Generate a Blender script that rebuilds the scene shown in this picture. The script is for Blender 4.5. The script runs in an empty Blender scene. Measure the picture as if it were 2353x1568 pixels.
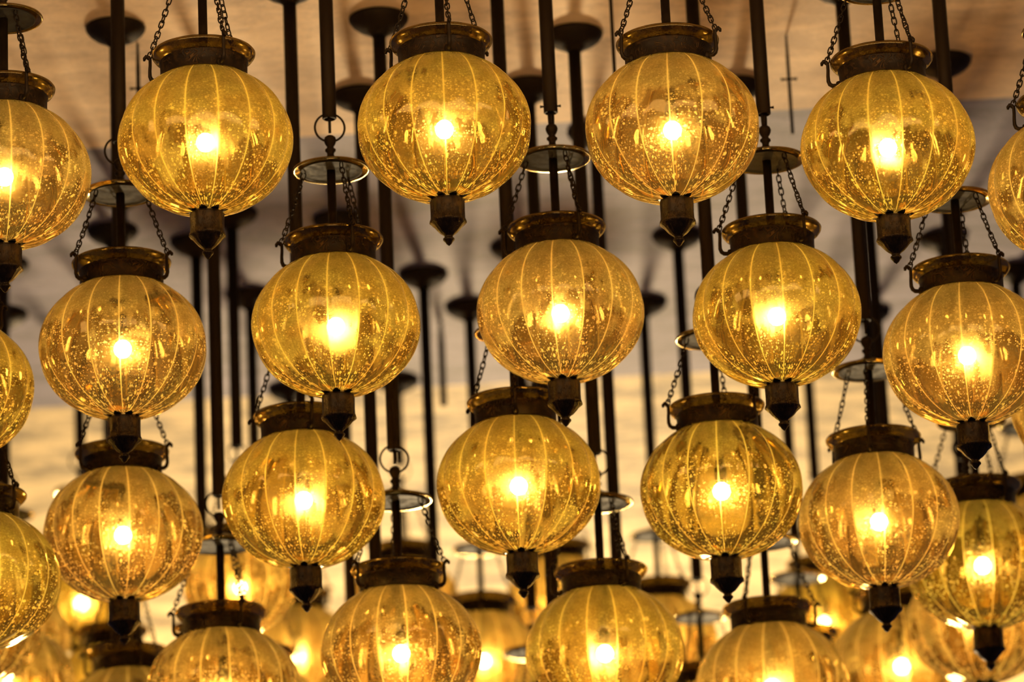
import bpy, bmesh, math, random
from mathutils import Vector, Matrix, noise as mnoise

SC = bpy.context.scene
COL = SC.collection
PI = math.pi
rnd = random.Random(7)

# ------------------------------------------------------------------ camera
F_PX, CX, CY = 9500.0, 1176.5, 784.0
PITCH = math.radians(17.5)
ROLL = 0.045
CAM = Vector((0, 0, 1.6))
FWD = Vector((0, math.cos(PITCH), math.sin(PITCH)))
R0 = Vector((1, 0, 0)); U0 = Vector((0, -math.sin(PITCH), math.cos(PITCH)))
RIGHT = R0 * math.cos(ROLL) - U0 * math.sin(ROLL)
UP = R0 * math.sin(ROLL) + U0 * math.cos(ROLL)
CEIL = CAM.z + 3.03
R = 0.15                                   # radius of a glass globe

def sight(px, py):
    return FWD + RIGHT * ((px - CX) / F_PX) - UP * ((py - CY) / F_PX)
def spot(px, py, width):                   # globe centre whose globe looks `width` wide
    return CAM + sight(px, py) * (F_PX * 2 * R / width)
def on_ceiling(px, py):
    d = sight(px, py)
    return CAM + d * ((CEIL - CAM.z) / d.z)

# ------------------------------------------------------------------ materials
class NT:
    def __init__(s, name):
        s.m = bpy.data.materials.new(name); s.m.use_nodes = True
        s.t = s.m.node_tree; s.t.nodes.clear()
        s.out = s.n('ShaderNodeOutputMaterial')
    def n(s, kind, **kw):
        nd = s.t.nodes.new(kind)
        for k, v in kw.items():
            setattr(nd, k, v)
        return nd
    def put(s, sock, v):
        if isinstance(v, bpy.types.NodeSocket): s.t.links.new(v, sock)
        elif v is not None: sock.default_value = v
    def math(s, op, a, b=None, c=None, clamp=False):
        nd = s.n('ShaderNodeMath', operation=op, use_clamp=clamp)
        for i, v in enumerate((a, b, c)): s.put(nd.inputs[i], v)
        return nd.outputs[0]
    def vmath(s, op, a, b=None, scale=None):
        nd = s.n('ShaderNodeVectorMath', operation=op)
        s.put(nd.inputs[0], a); s.put(nd.inputs[1], b)
        if scale is not None: s.put(nd.inputs['Scale'], scale)
        return nd.outputs['Value'] if op in ('LENGTH', 'DOT_PRODUCT') else nd.outputs[0]
    def noise(s, vec, scale, detail=3, rough=.5, dist=0):
        nd = s.n('ShaderNodeTexNoise'); s.put(nd.inputs['Vector'], vec)
        nd.inputs['Scale'].default_value = scale; nd.inputs['Detail'].default_value = detail
        nd.inputs['Roughness'].default_value = rough; nd.inputs['Distortion'].default_value = dist
        return nd.outputs['Fac']
    def ramp(s, v, lo, hi, a=0.0, b=1.0, smooth=True):
        nd = s.n('ShaderNodeMapRange', interpolation_type='SMOOTHSTEP' if smooth else 'LINEAR')
        s.put(nd.inputs[0], v); nd.inputs[1].default_value = lo; nd.inputs[2].default_value = hi
        s.put(nd.inputs[3], a); s.put(nd.inputs[4], b)
        return nd.outputs[0]
    def mixc(s, f, a, b):
        nd = s.n('ShaderNodeMix', data_type='RGBA')
        s.put(nd.inputs[0], f); s.put(nd.inputs[6], a); s.put(nd.inputs[7], b)
        return nd.outputs[2]
    def mixs(s, f, a, b):
        nd = s.n('ShaderNodeMixShader'); s.put(nd.inputs[0], f)
        s.t.links.new(a, nd.inputs[1]); s.t.links.new(b, nd.inputs[2])
        return nd.outputs[0]
    def bump(s, h, strength, dist=.002):
        nd = s.n('ShaderNodeBump'); nd.inputs['Strength'].default_value = strength
        nd.inputs['Distance'].default_value = dist; s.put(nd.inputs['Height'], h)
        return nd.outputs[0]
    def done(s, sh):
        s.t.links.new(sh, s.out.inputs['Surface']); return s.m

def rgb(r, g, b): return (r, g, b, 1.0)

def metal_mat(name, base, gold, rough, engraved=0.0, escale=70):
    t = NT(name)
    co = t.n('ShaderNodeTexCoord').outputs['Object']
    wear = t.noise(co, 60, 4, .6)
    p = t.n('ShaderNodeBsdfPrincipled')
    col = t.mixc(t.ramp(wear, .45, .75, 0, .35), base, gold)
    if engraved:
        sep = t.n('ShaderNodeSeparateXYZ'); t.put(sep.inputs[0], co)
        ang = t.math('ARCTAN2', sep.outputs[1], sep.outputs[0])
        cv = t.n('ShaderNodeCombineXYZ')
        t.put(cv.inputs[0], t.math('MULTIPLY', ang, .075)); t.put(cv.inputs[1], sep.outputs[2])
        curl = t.math('SINE', t.math('MULTIPLY', t.noise(cv.outputs[0], escale * .62, 0, .5, 1.6), 46.0))
        line = t.math('MULTIPLY', t.ramp(curl, .2, 1.0), t.ramp(t.noise(cv.outputs[0], escale * .5, 2), .42, .62))
        col = t.mixc(t.math('MULTIPLY', line, .42), col, gold)
        t.put(p.inputs['Normal'], t.bump(line, engraved, .0015))
    else:
        t.put(p.inputs['Normal'], t.bump(wear, .25, .001))
    t.put(p.inputs['Base Color'], col)
    p.inputs['Metallic'].default_value = .6; p.inputs['Specular IOR Level'].default_value = .3
    t.put(p.inputs['Roughness'], t.ramp(wear, .3, .8, rough - .08, rough + .15))
    return t.done(p.outputs[0])

M_IRON = metal_mat('dark_bronze_tube', rgb(.016, .009, .003), rgb(.035, .021, .007), .62)
M_CHAIN = metal_mat('blackened_chain', rgb(.014, .008, .003), rgb(.030, .018, .006), .55)
M_COLLAR = metal_mat('engraved_bronze', rgb(.009, .005, .0018), rgb(.10, .05, .014), .52, .9, 62)
M_CUP = metal_mat('engraved_dark_cup', rgb(.014, .008, .003), rgb(.12, .065, .02), .42, .9, 80)
M_PLATE = metal_mat('grey_metal_plate', rgb(.030, .028, .024), rgb(.04, .033, .022), .75)

def glass_mat(name, tint, haze_col, lo_clear, level0):
    """Amber seeded glass: hazy gold above, clear with bubbles below."""
    t = NT(name)
    co = t.n('ShaderNodeTexCoord').outputs['Object']
    rand = t.n('ShaderNodeObjectInfo').outputs['Random']
    sep = t.n('ShaderNodeSeparateXYZ'); t.put(sep.inputs[0], co)
    z = t.math('DIVIDE', sep.outputs[2], R)
    ang = t.math('ARCTAN2', sep.outputs[1], sep.outputs[0])
    cv = t.n('ShaderNodeCombineXYZ')
    t.put(cv.inputs[0], t.math('MULTIPLY_ADD', rand, 37.0, ang)); t.put(cv.inputs[1], t.math('MULTIPLY_ADD', z, 1.25, t.math('MULTIPLY', rand, 91.0)))
    u = cv.outputs[0]
    def noise2(scale, detail, rough, vec=None):
        nd = t.n('ShaderNodeTexNoise', noise_dimensions='2D'); t.put(nd.inputs['Vector'], vec or u)
        nd.inputs['Scale'].default_value = scale; nd.inputs['Detail'].default_value = detail; nd.inputs['Roughness'].default_value = rough
        return nd.outputs['Fac']
    rib = t.math('ABSOLUTE', t.math('SINE', t.math('MULTIPLY', ang, 8.0)))
    ribline = t.ramp(rib, .02, .15, 1.0, 0.0)
    # where the silvering is gone: lower half, patchy, with drips at its edge
    patch = noise2(1.5, 2, .6)
    st = t.vmath('MULTIPLY', u, (1, .3, 1))
    streak = noise2(9, 1, .5, st)
    level = t.math('MULTIPLY_ADD', t.math('SUBTRACT', patch, .5), 2.6, t.math('MULTIPLY_ADD', rand, .5, level0))
    level = t.math('MULTIPLY_ADD', t.math('SUBTRACT', streak, .5), .8, level)
    clear = t.ramp(t.math('SUBTRACT', z, level), -.28, .20, 1.0, 0.0)
    def bub(scale, rmin, rmax, seed):
        v = t.n('ShaderNodeTexVoronoi', feature='F1', voronoi_dimensions='2D')
        t.put(v.inputs['Vector'], t.vmath('ADD', u, (seed, seed, 0))); v.inputs['Scale'].default_value = scale
        s2 = t.n('ShaderNodeSeparateColor'); t.put(s2.inputs[0], v.outputs['Color'])
        c2 = t.math('POWER', s2.outputs[0], 1.6)
        rad = t.ramp(c2, 0, 1, rmin, rmax, False)
        d = t.math('DIVIDE', v.outputs['Distance'], rad)
        keep = t.ramp(s2.outputs[1], .15, .80)
        return t.math('MULTIPLY', t.ramp(d, .70, 1.05, 1.0, 0.0), keep)
    dens = t.ramp(z, -.1, .6, 1.0, .12)
    spots = t.math('MAXIMUM', bub(15, .08, .42, 3.1), bub(31, .12, .5, 9.7))
    spots = t.math('MULTIPLY', t.math('MULTIPLY', spots, dens), t.ramp(noise2(2.3, 2, .6), .34, .54, .3, 1.1))
    fine = noise2(34, 2, .75)
    fine2 = noise2(4.5, 3, .7)
    haze_hi = t.math('MULTIPLY', t.ramp(fine, .3, .7, .68, .80), t.ramp(fine2, .3, .7, .84, 1.08))
    haze_lo = t.math('MULTIPLY', t.ramp(fine, .38, .68, lo_clear, lo_clear + .20), t.ramp(fine2, .3, .7, .6, 1.3))
    haze = t.math('ADD', t.math('MULTIPLY', t.math('SUBTRACT', 1.0, clear), haze_hi), t.math('MULTIPLY', clear, haze_lo))
    haze = t.math('MAXIMUM', haze, t.math('MULTIPLY', spots, .80))
    haze = t.math('MAXIMUM', haze, t.math('MULTIPLY', ribline, .8))
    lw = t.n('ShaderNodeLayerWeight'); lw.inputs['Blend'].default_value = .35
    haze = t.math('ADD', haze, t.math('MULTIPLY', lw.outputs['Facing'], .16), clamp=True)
    base = t.math('MULTIPLY', t.ramp(fine, .3, .7, .36, .46), t.ramp(z, -.1, .75, 1.0, .38))  # bulb glow fading towards the top is put into the haze colour
    base = t.math('MULTIPLY', base, t.ramp(rib, .0, .75, 1.35, .92))  # lobe shading painted in: brighter beside the ribs, duller between
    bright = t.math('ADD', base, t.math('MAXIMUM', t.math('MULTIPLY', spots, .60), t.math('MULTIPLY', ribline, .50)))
    hv = t.n('ShaderNodeVectorMath', operation='SCALE')
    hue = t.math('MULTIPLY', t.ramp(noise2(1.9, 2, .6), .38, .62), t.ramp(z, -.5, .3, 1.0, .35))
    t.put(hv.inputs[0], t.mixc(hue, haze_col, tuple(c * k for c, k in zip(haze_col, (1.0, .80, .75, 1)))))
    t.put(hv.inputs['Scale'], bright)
    tr = t.n('ShaderNodeBsdfTransparent'); tr.inputs[0].default_value = tint
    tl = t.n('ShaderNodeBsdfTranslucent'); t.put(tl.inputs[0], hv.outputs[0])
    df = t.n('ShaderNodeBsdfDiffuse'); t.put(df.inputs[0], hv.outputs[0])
    rf = t.n('ShaderNodeBsdfRefraction'); rf.inputs['IOR'].default_value = 1.25
    rf.inputs['Roughness'].default_value = .68; rf.inputs['Color'].default_value = (1.0, .72, .20, 1)
    body = t.mixs(.15, tl.outputs[0], df.outputs[0])
    rf2 = t.n('ShaderNodeBsdfRefraction'); rf2.inputs['IOR'].default_value = 1.15
    rf2.inputs['Roughness'].default_value = .42; rf2.inputs['Color'].default_value = (1.0, .74, .26, 1)
    body = t.mixs(.24, body, t.mixs(.22, rf.outputs[0], rf2.outputs[0]))
    sh = t.mixs(haze, tr.outputs[0], body)
    gl = t.n('ShaderNodeBsdfGlossy'); gl.inputs['Roughness'].default_value = .10
    gl.inputs['Color'].default_value = (1.0, .82, .42, 1)
    t.put(gl.inputs['Normal'], t.bump(noise2(3.2, 1, .5), .5, .004))
    fr = t.n('ShaderNodeFresnel'); fr.inputs['IOR'].default_value = 1.5
    sh = t.mixs(fr.outputs[0], sh, gl.outputs[0])
    return t.done(sh)

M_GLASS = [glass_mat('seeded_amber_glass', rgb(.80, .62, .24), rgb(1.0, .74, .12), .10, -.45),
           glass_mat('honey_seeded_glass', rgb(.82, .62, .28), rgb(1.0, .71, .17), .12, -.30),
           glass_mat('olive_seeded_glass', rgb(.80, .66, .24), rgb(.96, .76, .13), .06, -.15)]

def lip_mat():
    t = NT('amber_glass_lip')
    co = t.n('ShaderNodeTexCoord').outputs['Object']
    f = t.noise(co, 90, 3, .6)
    tr = t.n('ShaderNodeBsdfTransparent'); tr.inputs[0].default_value = (.46, .36, .13, 1)
    tl = t.n('ShaderNodeBsdfTranslucent'); tl.inputs[0].default_value = (.20, .155, .04, 1)
    gl = t.n('ShaderNodeBsdfGlossy'); gl.inputs['Roughness'].default_value = .16; gl.inputs[0].default_value = (.85, .68, .34, 1)
    sh = t.mixs(t.ramp(f, .3, .7, .35, .6), tr.outputs[0], tl.outputs[0])
    lw = t.n('ShaderNodeLayerWeight'); lw.inputs[0].default_value = .4
    sh = t.mixs(t.ramp(lw.outputs['Facing'], 0, 1, .06, .6), sh, gl.outputs[0])
    return t.done(sh)
M_LIP = lip_mat()

def bulb_mat():
    t = NT('lit_bulb')
    e = t.n('ShaderNodeEmission'); e.inputs[0].default_value = (1, .80, .48, 1); e.inputs[1].default_value = 60
    return t.done(e.outputs[0])
M_BULB = bulb_mat()

def ceiling_mat(name, a, b):
    t = NT(name)
    co = t.n('ShaderNodeTexCoord').outputs['Object']
    mp = t.n('ShaderNodeMapping'); t.put(mp.inputs[0], co); mp.inputs['Scale'].default_value = (1, 2.6, 1)
    n1 = t.noise(mp.outputs[0], 2.2, 5, .6, .4)
    mp2 = t.n('ShaderNodeMapping'); t.put(mp2.inputs[0], co); mp2.inputs['Scale'].default_value = (1.0, 1.7, 1)
    n2 = t.noise(mp2.outputs[0], 9, 4, .7)
    mp3 = t.n('ShaderNodeMapping'); t.put(mp3.inputs[0], co); mp3.inputs['Scale'].default_value = (1.5, 1.0, 1)
    n3 = t.noise(mp3.outputs[0], 60, 2, .6)
    f = t.math('ADD', t.math('MULTIPLY', n1, .5), t.math('ADD', t.math('MULTIPLY', n2, .4), t.math('MULTIPLY', n3, .1)))
    p = t.n('ShaderNodeBsdfPrincipled')
    t.put(p.inputs['Base Color'], t.mixc(t.ramp(f, .38, .60), a, b))
    p.inputs['Roughness'].default_value = .7
    t.put(p.inputs['Normal'], t.bump(f, .3, .02))
    return t.done(p.outputs[0])

# ------------------------------------------------------------------ mesh helpers
def link(name, bm, mat, parent=None, smooth=True):
    me = bpy.data.meshes.new(name)
    bmesh.ops.recalc_face_normals(bm, faces=bm.faces[:])
    bm.to_mesh(me); bm.free()
    if smooth:
        for p in me.polygons: p.use_smooth = True
    me.materials.append(mat)
    o = bpy.data.objects.new(name, me); COL.objects.link(o); o.parent = parent
    return o

def lathe(bm, prof, seg=48, cx=0, cy=0, rfun=None, phase=0.0, closed=False):
    rings = []
    for (r, z) in prof:
        if r < 1e-6:
            rings.append([bm.verts.new((cx, cy, z))]); continue
        ring = []
        for i in range(seg):
            a = 2 * PI * i / seg + phase
            rr = r * (rfun(a, z) if rfun else 1)
            ring.append(bm.verts.new((cx + rr * math.cos(a), cy + rr * math.sin(a), z)))
        rings.append(ring)
    pairs = list(zip(rings, rings[1:]))
    if closed: pairs.append((rings[-1], rings[0]))
    for A, B in pairs:
        for i in range(seg):
            j = (i + 1) % seg
            if len(A) == 1 and len(B) == 1: continue
            if len(A) == 1: bm.faces.new((A[0], B[i], B[j]))
            elif len(B) == 1: bm.faces.new((A[i], A[j], B[0]))
            else: bm.faces.new((A[i], A[j], B[j], B[i]))

def tube(bm, pts, rad, seg=8, closed=False):
    pts = [Vector(p) for p in pts]; n = len(pts)
    rings = []; prev = None
    for i, p in enumerate(pts):
        if closed: d = pts[(i + 1) % n] - pts[i - 1]
        else: d = pts[min(i + 1, n - 1)] - pts[max(i - 1, 0)]
        d.normalize()
        if prev is None:
            prev = d.orthogonal().normalized()
        x = (prev - d * prev.dot(d)).normalized(); prev = x
        y = d.cross(x)
        r = rad[i] if isinstance(rad, (list, tuple)) else rad
        rings.append([bm.verts.new(p + (x * math.cos(2 * PI * k / seg) + y * math.sin(2 * PI * k / seg)) * r) for k in range(seg)])
    rng = range(n) if closed else range(n - 1)
    for i in rng:
        A, B = rings[i], rings[(i + 1) % n]
        for k in range(seg):
            bm.faces.new((A[k], A[(k + 1) % seg], B[(k + 1) % seg], B[k]))
    if not closed:
        bm.faces.new(rings[0]); bm.faces.new(rings[-1])

def tag(o, label, cat, group=None):
    o['label'] = label; o['category'] = cat
    if group: o['group'] = group
    return o

# ------------------------------------------------------------------ the lantern (prototype)
PX = R / 202.0                                # one unit of the measured drawing

def globe_bm():
    bm = bmesh.new()
    a, c = R, 174 * PX
    prof = []
    t0, t1 = -math.radians(83), math.radians(58.5)
    n = 44
    for i in range(n + 1):
        th = t0 + (t1 - t0) * i / n
        prof.append((a * math.cos(th), c * math.sin(th)))
    rt, zt = prof[-1]
    prof += [(rt * .975, zt + 3 * PX), (98 * PX, zt + 7 * PX), (97 * PX, zt + 14 * PX)]
    def rf(ang, z):
        s = abs(math.sin(8 * ang))
        k = max(0.0, min(1.0, (156 * PX - z) / (16 * PX)))
        return 1 - .045 * k * (1 - s ** .6) 
    lathe(bm, prof, 192, rfun=rf)
    return bm

def lip_bm():
    bm = bmesh.new()
    P = [(96, 156), (97, 180), (100, 191), (108, 197), (114, 202), (119, 209), (120, 214), (117, 218), (112, 217), (107, 211), (100, 204), (94, 196), (91, 184), (91, 156)]
    lathe(bm, [(r * PX, z * PX) for r, z in P], 72)
    return bm

def collar_bm():
    bm = bmesh.new()
    P = [(97, 146), (101, 145), (102.5, 148), (101, 151), (100.5, 170), (101, 188), (103, 191), (101, 194), (98, 193), (97.5, 170), (97, 146)]
    lathe(bm, [(r * PX, z * PX) for r, z in P], 72)
    return bm

def hook_bm():
    bm = bmesh.new()
    P = [(98, 160), (108, 157), (117, 157), (123, 161), (126, 169), (126, 182), (125, 196), (125, 210), (128, 217), (134, 219), (138, 214), (139, 208)]
    rad = [4.5, 5.5, 5.5, 5, 4.6, 4.2, 4, 4, 4.2, 4.6, 4.4, 2.5]
    tube(bm, [(r * PX, 0, z * PX) for r, z in P], [q * PX for q in rad], 8)
    lathe(bm, [(0, 148 * PX), (7 * PX, 150 * PX), (9 * PX, 158 * PX), (7 * PX, 166 * PX), (0, 168 * PX)], 10, cx=101 * PX)
    return bm

HOOK = Vector((128 * PX, 0, 214 * PX))
BELLH = Vector((66 * PX, 0, 389 * PX))
def chain_bm():
    bm = bmesh.new()
    d = BELLH - HOOK; L = d.length; u = d.normalized()
    nl = 13; pitch = L / nl
    side = Vector((0, 1, 0)); nor = u.cross(side)
    ll, lw = pitch * 1.36, 12 * PX
    for i in range(nl):
        s = (i + .5) / nl
        c = HOOK + d * s
        c.z -= 5 * PX * math.sin(PI * s)
        w = side if i % 2 else nor
        tw = math.radians(18 * math.sin(i * 1.7)); w = (Matrix.Rotation(tw, 3, u) @ w)
        pts = []
        hs = ll / 2 - lw / 2
        for k in range(12):
            a = 2 * PI * k / 12
            pts.append(c + w * (math.cos(a) * lw / 2 * .92) + u * (math.sin(a) * lw / 2 + (hs if math.sin(a) > 0.01 else (-hs if math.sin(a) < -.01 else 0))))
        tube(bm, pts, 1.75 * PX, 6, closed=True)
    return bm

def cup_bm():
    bm = bmesh.new()
    # moulded neck at the glass, eight-sided cup, skirt and tip
    P = [(0, -160), (26, -161), (30, -165), (29, -170), (33, -173), (38, -176), (39, -181), (38.5, -205), (39, -222), (41, -226),
         (42, -231), (38, -234), (33, -238), (27, -246), (19, -255), (12, -260), (9, -264), (10, -267)]
    lathe(bm, [(r * PX, z * PX) for r, z in P], 48, rfun=lambda a, z: (1 + .045 * (abs(math.cos(4 * a)) - .5)) if z > -233 * PX else (1 + .07 * (abs(math.cos(8 * a)) - .5)))
    Q = [(10, -267), (13, -269), (13, -273), (9, -277), (6, -282), (0, -287)]
    lathe(bm, [(r * PX, z * PX) for r, z in Q], 20)
    return bm

def cup_reflection_bm():  # dark petals added in the shape of the cup's reflection in the glass
    bm = bmesh.new()
    for k in range(8):
        a = 2 * PI * (k + .5) / 8
        def pt(r, da):
            zz = -174 * PX * math.sqrt(max(0, 1 - (r / 202) ** 2)) - 1.5 * PX
            return (r * PX * math.cos(a + da), r * PX * math.sin(a + da), zz)
        v = [bm.verts.new(pt(*q)) for q in ((26, -.36), (38, -.25), (46, -.1), (52, 0), (46, .1), (38, .25), (26, .36))]
        bm.faces.new(v)
    bmesh.ops.solidify(bm, geom=bm.faces[:], thickness=1.2 * PX)
    return bm

def bell_bm():
    bm = bmesh.new()
    P = [(8, 424), (24, 420), (46, 411), (66, 404), (82, 399), (91, 396), (93, 392), (91, 389), (88, 390), (80, 393), (68, 397), (50, 403), (28, 410), (8, 416)]
    lathe(bm, [(r * PX, z * PX) for r, z in P], 64)
    return bm
def plate_bm():
    bm = bmesh.new()
    P = [(0, 391), (60, 390.5), (72, 389), (75, 387), (75, 390), (70, 394), (0, 398)]
    lathe(bm, [(r * PX, z * PX) for r, z in P], 56)
    return bm
def knob_bm():
    bm = bmesh.new()
    P = [(0, 408), (22, 420), (16, 424), (10, 428), (8, 432), (9, 438), (13, 442), (13, 446), (9, 449), (8, 453), (11, 457), (14, 464), (15, 470), (13, 477), (8, 481), (0, 482)]
    lathe(bm, [(r * PX, z * PX) for r, z in P], 24)
    return bm
RING_C = 502
def ring_bm():
    bm = bmesh.new()
    tube(bm, [(36 * PX * math.cos(2 * PI * k / 40), 0, (RING_C + 36 * math.sin(2 * PI * k / 40)) * PX) for k in range(40)], 2.7 * PX, 8, closed=True)
    return bm
def loop_bm():                                  # the narrow loop some lanterns hang by
    bm = bmesh.new()
    tube(bm, [(s * 6 * PX, 0, z * PX) for s, z in ((-1, 480), (-1.1, 500), (-1, 520), (-.5, 528), (.5, 528), (1, 520), (1.1, 500), (1, 480))], 2.8 * PX, 8, closed=True)
    return bm
def stem_bm():
    bm = bmesh.new()
    P = [(0, 400), (10.5, 400), (10.5, 60), (15, 56), (15, 26), (11, 18), (0, 18)]
    lathe(bm, [(r * PX, z * PX) for r, z in P], 20)
    return bm
def bulb_bm():
    bm = bmesh.new()
    P = [(0, 20), (10, 17), (17, 11), (21, 2), (21.5, -5), (19, -14), (12, -22), (0, -26)]
    lathe(bm, [(r * PX, z * PX) for r, z in P], 20)
    return bm

MESH = {}
def proto(name, bm, mat, smooth=True):
    me = bpy.data.meshes.new(name)
    bmesh.ops.recalc_face_normals(bm, faces=bm.faces[:])
    bm.to_mesh(me); bm.free()
    for p in me.polygons: p.use_smooth = smooth
    me.materials.append(mat); MESH[name] = me
for i in range(3): proto('globe%d' % i, globe_bm(), M_GLASS[i])
proto('glass_lip', lip_bm(), M_LIP); proto('collar', collar_bm(), M_COLLAR); proto('hook', hook_bm(), M_CHAIN)
proto('chain', chain_bm(), M_CHAIN); proto('finial_cup', cup_bm(), M_CUP); proto('cup_reflection', cup_reflection_bm(), M_CUP)
proto('smoke_bell', bell_bm(), M_LIP); proto('bell_plate', plate_bm(), M_PLATE); proto('bell_knob', knob_bm(), M_IRON)
proto('hanging_ring', ring_bm(), M_CHAIN); proto('hanging_loop', loop_bm(), M_CHAIN)
proto('stem', stem_bm(), M_IRON); proto('bulb', bulb_bm(), M_BULB)

LAMP = bpy.data.lights.new('bulb_light', 'POINT')
LAMP.energy = 3.1; LAMP.color = (1.0, .61, .20); LAMP.shadow_soft_size = .020

def part(name, mesh, parent, rz=0.0, off=None):
    o = bpy.data.objects.new(name, MESH[mesh]); COL.objects.link(o); o.parent = parent
    o.rotation_euler.z = rz
    if off: o.location = off
    return o

def make_lantern(pos, rot, gl, label, group, ring='ring', ring_rot=0.0, ribrot=None, lit=True):
    root = bpy.data.objects.new('hanging_lantern', None); COL.objects.link(root)
    root.empty_display_size = .05; root.location = pos
    tag(root, label, 'lantern', group)
    rr = rot if ribrot is None else ribrot
    g = part('glass_globe', 'globe%d' % gl, root, math.radians(rr)); part('glass_lip', 'glass_lip', g)
    c = part('collar', 'collar', root, math.radians(rot))
    for k in range(3):
        a = math.radians(rot + 120 * k)
        part('hook', 'hook', root, a); part('chain', 'chain', root, a)
    cup = part('finial', 'finial_cup', root, math.radians(rr)); part('cup_reflection', 'cup_reflection', cup)
    b = part('smoke_bell', 'smoke_bell', root); part('bell_plate', 'bell_plate', b); part('bell_knob', 'bell_knob', b)
    if ring == 'ring': part('hanging_ring', 'hanging_ring', root, math.radians(ring_rot))
    else: part('hanging_loop', 'hanging_loop', root, math.radians(ring_rot))
    part('stem', 'stem', root)
    part('light_bulb', 'bulb', root)
    l = bpy.data.objects.new('bulb_light', LAMP); COL.objects.link(l); l.parent = root; l.location = (0, 0, -3 * PX)
    return root

# ------------------------------------------------------------------ tubes
def make_tube(x, y, z0, label, group, pin=False, canopy=True, eye=True):
    root = bpy.data.objects.new('ceiling_rod', None); COL.objects.link(root); root.location = (x, y, CEIL)
    root.empty_display_size = .05
    tag(root, label, 'rod', group)
    h = CEIL - z0; r = .0128
    bm = bmesh.new()
    lathe(bm, [(0, -.002), (r, -.002), (r, -h), (r * .8, -h - .002), (r * .8, -h + .01), (0, -h + .01)], 20)
    link('tube', bm, M_IRON, root)
    bm = bmesh.new()
    if canopy:
        lathe(bm, [(0, -.0005), (.056, -.0005), (.0585, -.003), (.0575, -.008), (.052, -.016), (.042, -.024), (.029, -.031), (.019, -.035), (.0155, -.040), (.0125, -.041)], 40)
        link('ceiling_canopy', bm, M_IRON, root)
    else: bm.free()
    if eye:
        bm = bmesh.new()
        tube(bm, [(0, 0, -h + .012), (0, 0, -h - .028)], .0026, 8)
        link('eye_pin', bm, M_CHAIN, root)
    if pin:
        bm = bmesh.new()
        tube(bm, [(-.019, 0, -h + .012), (-.014, 0, -h + .012), (.014, 0, -h + .012), (.019, 0, -h + .012)], [.0028, .0018, .0018, .0028], 8)
        link('cross_pin', bm, M_CHAIN, root)
    return root

G_TOP, G_UP, G_MID, G_LOW, G_FAR = ('lanterns of the top row', 'lanterns of the second row', 'lanterns of the third row',
                                    'lanterns of the bottom row', 'dimmer lanterns hanging behind')
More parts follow.
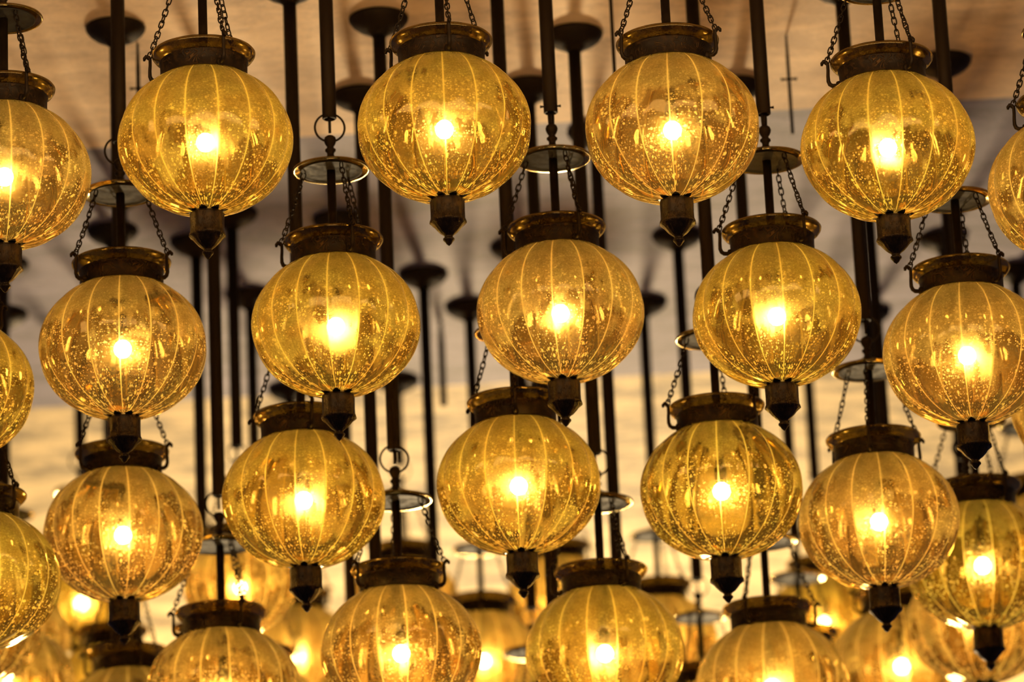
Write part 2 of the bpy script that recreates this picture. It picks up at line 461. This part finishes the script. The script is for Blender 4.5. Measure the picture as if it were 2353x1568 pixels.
# px, py, width, chain rotation, glass, hanger, group, label, label of its rod
L = [
 # top row
 (10, 404, 400, 62, 1, 'ring', G_TOP, 'amber glass lantern cut by the left edge, highest there, its bulb at the very edge', 'dark rod at the far left edge, above the cut-off top lantern'),
 (472, 325, 404, 176, 0, 'ring', G_TOP, 'gold ribbed glass lantern, upper left, first whole one of the top row', 'short dark rod above the frame of the first whole top-row lantern'),
 (1021, 295, 403, 40, 0, 'ring', G_TOP, 'heavily speckled golden glass lantern, second whole one of the top row', 'short dark rod carrying the heavily speckled top-row lantern'),
 (1545, 297, 403, -30, 1, 'ring', G_TOP, 'pale honey glass lantern with the largest bright glow, third whole one of the top row', 'short dark rod carrying the pale third top-row lantern'),
 (2040, 337, 402, 178, 0, 'ring', G_TOP, 'amber glass lantern, upper right, last whole one of the top row', 'short dark rod carrying the last whole top-row lantern'),
 (2470, 432, 400, 172, 1, 'ring', G_TOP, 'amber glass lantern mostly cut off by the right edge, level with the top row', 'dark rod beyond the right edge above the cut-off top-row lantern'),
 # second row
 (-115, 895, 388, 20, 0, 'ring', G_UP, 'amber glass lantern mostly cut off by the left edge at mid height', 'dark rod past the left edge above the mid-height lantern'),
 (282, 800, 388, 216, 1, 'ring', G_UP, 'smoky speckled amber lantern hung low between two chains, leftmost whole one of the second row', 'dark rod reaching down left of the first whole top-row lantern'),
 (772, 748, 390, 174, 0, 'ring', G_UP, 'smooth yellow glass lantern below a large open ring, second whole one of the second row', 'dark rod ending in an open ring between the first two top-row lanterns'),
 (1288, 718, 387, 55, 1, 'loop', G_UP, 'golden lantern with many sparkles at its sides, in the middle of the second row', 'dark rod with a cross pin between the second and third top-row lanterns'),
 (1785, 725, 390, 185, 0, 'loop', G_UP, 'bright golden lantern with bubbly patch right of its bulb, in the second row', 'dark rod right of the pale top-row lantern'),
 (2222, 815, 388, 192, 1, 'ring', G_UP, 'honey lantern touching the right edge, last of the second row', 'thick dark rod between the last whole top-row lantern and the right edge'),
 # third row
 (-50, 1335, 381, -38, 2, 'ring', G_MID, 'olive gold lantern cut by the left edge, in the lower left corner', 'dark rod at the left edge above the olive gold lower lantern'),
 (283, 1228, 369, -20, 1, 'ring', G_MID, 'brownish amber lantern right under the finial of the leftmost second-row lantern', 'dark rod passing behind the leftmost whole second-row lantern'),
 (698, 1148, 377, 165, 0, 'ring', G_MID, 'golden lantern with densely freckled lower half, second whole one of the third row', 'long dark rod just right of the first whole top-row lantern'),
 (1192, 1115, 379, 150, 0, 'ring', G_MID, 'evenly hazy golden lantern, centre of the third row', 'long dark rod just left of the middle pair of top-row lanterns'),
 (1658, 1127, 377, 195, 2, 'ring', G_MID, 'two-toned lantern with dark clear glass at its lower sides, fourth of the third row', 'dark rod behind the pale top-row lantern'),
 (2020, 1197, 372, 140, 1, 'ring', G_MID, 'copper tinted lantern with smooth upper glass, fifth of the third row', 'thick dark rod below the last whole top-row lantern'),
 (2258, 1298, 353, 60, 2, 'ring', G_MID, 'dull gold lantern partly behind the copper tinted one at the right', 'dark rod right behind the last whole top-row lantern'),
 # bottom row
 (297, 1671, 332, 172, 1, 'ring', G_LOW, 'collar and top of a lantern below the brownish amber one, lower left', 'dark rod ending above the low collar at the lower left'),
 (513, 1592, 360, 178, 1, 'ring', G_LOW, 'tan amber lantern cut by the bottom edge, left of centre', 'dark rod left of the smooth yellow lantern'),
 (922, 1500, 372, -22, 1, 'ring', G_LOW, 'brown speckled lantern at the bottom edge under an open ring and dished cap', 'dark rod ending in an open ring above the brown speckled bottom lantern'),
 (1390, 1500, 366, -60, 0, 'ring', G_LOW, 'golden lantern at the bottom edge, right of centre', 'dark rod behind the sparkling middle lantern, leading to the golden bottom lantern'),
 (1775, 1577, 352, 0, 1, 'loop', G_LOW, 'dusky amber lantern cut by the bottom edge, below the two-toned one', 'dark rod leading down to the dusky bottom-edge lantern'),
 # behind
 (12, 1462, (295, .98), 75, 1, 'ring', G_FAR, 'tan lantern edge squeezed between the olive gold and honey lanterns, lower left', 'dark rod near the left edge over the squeezed tan lantern'),
 (188, 1385, (272, .94), 100, 2, 'ring', G_FAR, 'bright lantern mostly hidden between the two lower left lanterns', 'short dark rod ending in a ring left of the smoky lantern finial'),
 (-68, 1440, 342, 10, 1, 'ring', G_FAR, 'speckled lantern in the bottom left corner, nearest the edge', 'dark rod past the left edge above the corner lantern'),
 (10, 1575, 328, 50, 1, 'ring', G_FAR, 'smooth honey lantern rising from the bottom left corner', 'dark rod by the left edge over the honey corner lantern'),
 (258, 1600, (291, .96), 75, 0, 'ring', G_FAR, 'dim lantern whose collar shows behind the lower left finial', 'thin dark rod with a ceiling plate behind the smoky lantern stem'),
 (684, 1505, (272, .97), -25, 1, 'ring', G_FAR, 'blurred tan lantern with a bare bright glow under the densely freckled one', 'dark rod hidden behind the smooth yellow lantern'),
 (600, 1648, (290, .95), 15, 1, 'ring', G_FAR, 'blurred dished cap and chains right of the tan bottom lantern, its globe below the frame', 'thin dark rod with a ceiling plate between the first two second-row lanterns'),
 (552, 1350, (258, .80), 40, 1, 'ring', G_FAR, 'blurred lantern hidden behind the densely freckled third-row lantern', 'thin dark rod ending in a ring left of the densely freckled lantern'),
 (475, 1745, 320, 40, 1, 'ring', G_FAR, 'lantern below the frame whose cap shows left of the tan bottom lantern', 'dark rod running straight down right of the smoky lantern'),
 (930, 1390, (258, .92), 80, 1, 'ring', G_FAR, 'blurred lantern whose collar shows above the brown speckled bottom one', 'thin dark rod right of the open ring low in the centre'),
 (1112, 1518, (272, .91), 30, 1, 'ring', G_FAR, 'blurred lantern glowing between the two rods left of the golden bottom lantern', 'thin dark rod behind the pair of rods at the centre'),
 (1240, 1800, 316, 10, 1, 'ring', G_FAR, 'lantern below the frame whose ring and cap show left of the golden bottom lantern', 'dark rod ending in a ring beside the central finial'),
 (1289, 1382, (250, .90), 20, 1, 'ring', G_FAR, 'blurred lantern behind the central hazy lantern and the golden bottom one', 'thin dark rod hidden behind the sparkling lantern'),
 (1520, 1478, (262, .88), 70, 1, 'ring', G_FAR, 'blurred brown lantern whose dark collar shows right of the golden bottom one', 'thin dark rod with a ceiling plate right of the sparkling lantern'),
 (1622, 1680, (275, .87), 0, 1, 'ring', G_FAR, 'lantern below the frame whose ring and cap show left of the dusky one', 'dark rod ending beneath the two-toned lantern finial'),
 (1895, 1432, (270, .93), 12, 0, 'loop', G_FAR, 'blurred lantern with exposed glow under the copper tinted lantern', 'thin dark rod ending left of the copper tinted lantern'),
 (1850, 1602, (290, .95), 25, 1, 'loop', G_FAR, 'lantern below the frame whose cap shows above the dusky bottom lantern', 'dark rod behind the bubbly golden lantern stem'),
 (2072, 1530, 324, 70, 1, 'ring', G_FAR, 'speckled tan lantern at the bottom right, left of the corner one', 'dark rod hidden behind the thick rod of the copper tinted lantern'),
 (2250, 1430, 336, 45, 1, 'ring', G_FAR, 'tan lantern showing beneath the dull gold one at the bottom right corner', 'dark rod behind the last second-row lantern'),
 (2385, 1262, 300, 30, 1, 'ring', G_FAR, 'dim brown lantern at the right edge above the dull gold one', 'thin dark rod with a ceiling plate at the right edge'),
 (2508, 930, 374, 20, 1, 'ring', G_UP, 'orange sliver of a lantern at the right edge beside the honey lantern', 'dark rod past the right edge above the orange sliver lantern'),
]
prand = random.Random(3)
for (px, py, w, rot, gl, hang, grp, lab, rlab) in L:
    w, k = w if isinstance(w, tuple) else (w, 1.0)
    p = spot(px, py, w / k)
    o = make_lantern(p, rot, gl, lab, grp, hang, prand.uniform(-25, 25) if hang == 'ring' else prand.uniform(0, 60), ribrot=prand.uniform(0, 22.5))
    o.scale = (k, k, k)
    top = (RING_C + 24) * PX if hang == 'ring' else 512 * PX
    make_tube(p.x, p.y, p.z + top * k, rlab, 'dark rods carrying the lanterns', pin=(hang == 'loop'))

# rods whose lanterns hang below the photograph
for (px, py, lab) in [
    (826, 216, 'thin dark rod with a ceiling plate left of the heavily speckled lantern'),
    (1214, 196, 'thin dark rod with a ceiling plate between the two middle top-row lanterns'),
    (1366, 300, 'thin dark rod with a ceiling plate half hidden behind the pale top-row lantern'),
    (258, 528, 'thin dark rod with an oval ceiling plate behind the smoky lantern collar'),
    (778, 500, 'thin dark rod with a ceiling plate above the smooth yellow lantern'),
    (972, 628, 'thin dark rod with an oval ceiling plate right of the smooth yellow lantern'),
    (1992, 716, 'thin dark rod with a ceiling plate right of the bubbly golden lantern'),
    (2166, 545, 'thin dark rod with a ceiling plate left of the honey lantern collar'),
    (8, 605, 'thin dark rod with a ceiling plate at the left edge below the cut-off lantern'),
    ]:
    q = on_ceiling(px, py)
    make_tube(q.x, q.y, CAM.z + 1.75, lab, 'dark rods carrying the lanterns', eye=False)

# thin ceiling droppers
def dropper(px, py, length, r, label, cross=False):
    q = on_ceiling(px, py)
    root = bpy.data.objects.new('thin_dropper', None); COL.objects.link(root); root.location = q
    tag(root, label, 'ceiling rod')
    bm = bmesh.new(); lathe(bm, [(0, -.001), (r * .6, -.001), (r, -length * .25), (r, -length), (0, -length)], 12)
    link('shaft', bm, M_IRON, root)
    if cross:
        bm = bmesh.new(); tube(bm, [(-.016, 0, -length * .45), (-.011, 0, -length * .45), (.011, 0, -length * .45), (.016, 0, -length * .45)], [.004, .0025, .0025, .004], 8)
        link('cross_bar', bm, M_IRON, root)
    return root
dropper(1012, 745, .205, .0085, 'short black rod ending in mid air right of the smooth yellow lantern')
dropper(1806, 80, .21, .0035, 'thin brown wire with a crossbar between the two right top-row lanterns', True)
dropper(316, 100, .21, .0040, 'thin brown wire with a crossbar left of the first whole top-row lantern', True)
dropper(1400, -60, .21, .0035, 'plain thin brown wire beside the round ceiling plate, top centre')

# ------------------------------------------------------------------ ceiling, three bands
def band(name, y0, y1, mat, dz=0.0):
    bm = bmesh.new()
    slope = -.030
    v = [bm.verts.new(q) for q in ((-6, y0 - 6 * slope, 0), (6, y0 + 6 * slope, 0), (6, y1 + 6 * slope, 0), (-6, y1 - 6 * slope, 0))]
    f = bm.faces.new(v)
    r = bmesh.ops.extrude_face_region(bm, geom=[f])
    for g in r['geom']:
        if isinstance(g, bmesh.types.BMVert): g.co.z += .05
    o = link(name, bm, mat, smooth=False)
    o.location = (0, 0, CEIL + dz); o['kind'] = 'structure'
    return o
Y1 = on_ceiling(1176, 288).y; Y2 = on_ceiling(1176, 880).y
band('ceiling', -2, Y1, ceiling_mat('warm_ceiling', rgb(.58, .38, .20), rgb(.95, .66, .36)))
band('ceiling.001', Y1, Y2, ceiling_mat('mauve_ceiling', rgb(.115, .10, .135), rgb(.25, .22, .31)))  # the cooler light on this band is put into its colour
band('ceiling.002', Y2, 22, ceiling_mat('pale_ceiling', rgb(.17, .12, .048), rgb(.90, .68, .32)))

# ------------------------------------------------------------------ lights
def area(loc, target, size, energy, color):
    l = bpy.data.lights.new('room_glow', 'AREA'); l.energy = energy; l.color = color; l.shape = 'RECTANGLE'
    l.size = size[0]; l.size_y = size[1]
    o = bpy.data.objects.new('room_glow', l); COL.objects.link(o); o.location = loc
    o.rotation_euler = (Vector(target) - Vector(loc)).to_track_quat('-Z', 'Y').to_euler()
    return o
area((0.0, 15.5, CAM.z - .3), (0, 9.0, CEIL), (.8, .5), 700, (1.0, .72, .38))      # the mass of lanterns further in
area((0.0, 5.7, CAM.z + 2.62), (0.0, 7.2, CEIL), (3.0, .25), 19, (1.0, .62, .27))  # added unseen fill, brightens the nearest ceiling band
w = bpy.data.worlds.new('World'); SC.world = w; w.use_nodes = True
w.node_tree.nodes['Background'].inputs[0].default_value = (.44, .39, .62, 1)
w.node_tree.nodes['Background'].inputs[1].default_value = .085

# ------------------------------------------------------------------ camera object
cd = bpy.data.cameras.new('camera'); cam = bpy.data.objects.new('camera', cd); COL.objects.link(cam)
cd.sensor_width = 36; cd.lens = F_PX * 36 / 2353
m = Matrix((RIGHT, UP, -FWD)).transposed().to_4x4(); m.translation = CAM
cam.matrix_world = m
cd.clip_end = 60; cd.clip_start = .05
cd.dof.use_dof = True; cd.dof.focus_distance = 7.1; cd.dof.aperture_fstop = 2.6
SC.camera = cam

SC.view_settings.view_transform = 'Standard'
SC.view_settings.look = 'None'
SC.view_settings.exposure = 0.0
c = SC.cycles
c.use_denoising = True; c.max_bounces = 5; c.transparent_max_bounces = 24
c.diffuse_bounces = 2; c.glossy_bounces = 2; c.transmission_bounces = 4
c.sample_clamp_indirect = 4.0; c.sample_clamp_direct = 0
c.caustics_reflective = False; c.caustics_refractive = False
c.use_light_tree = True
c.use_adaptive_sampling = True; c.adaptive_threshold = .04; c.adaptive_min_samples = 12
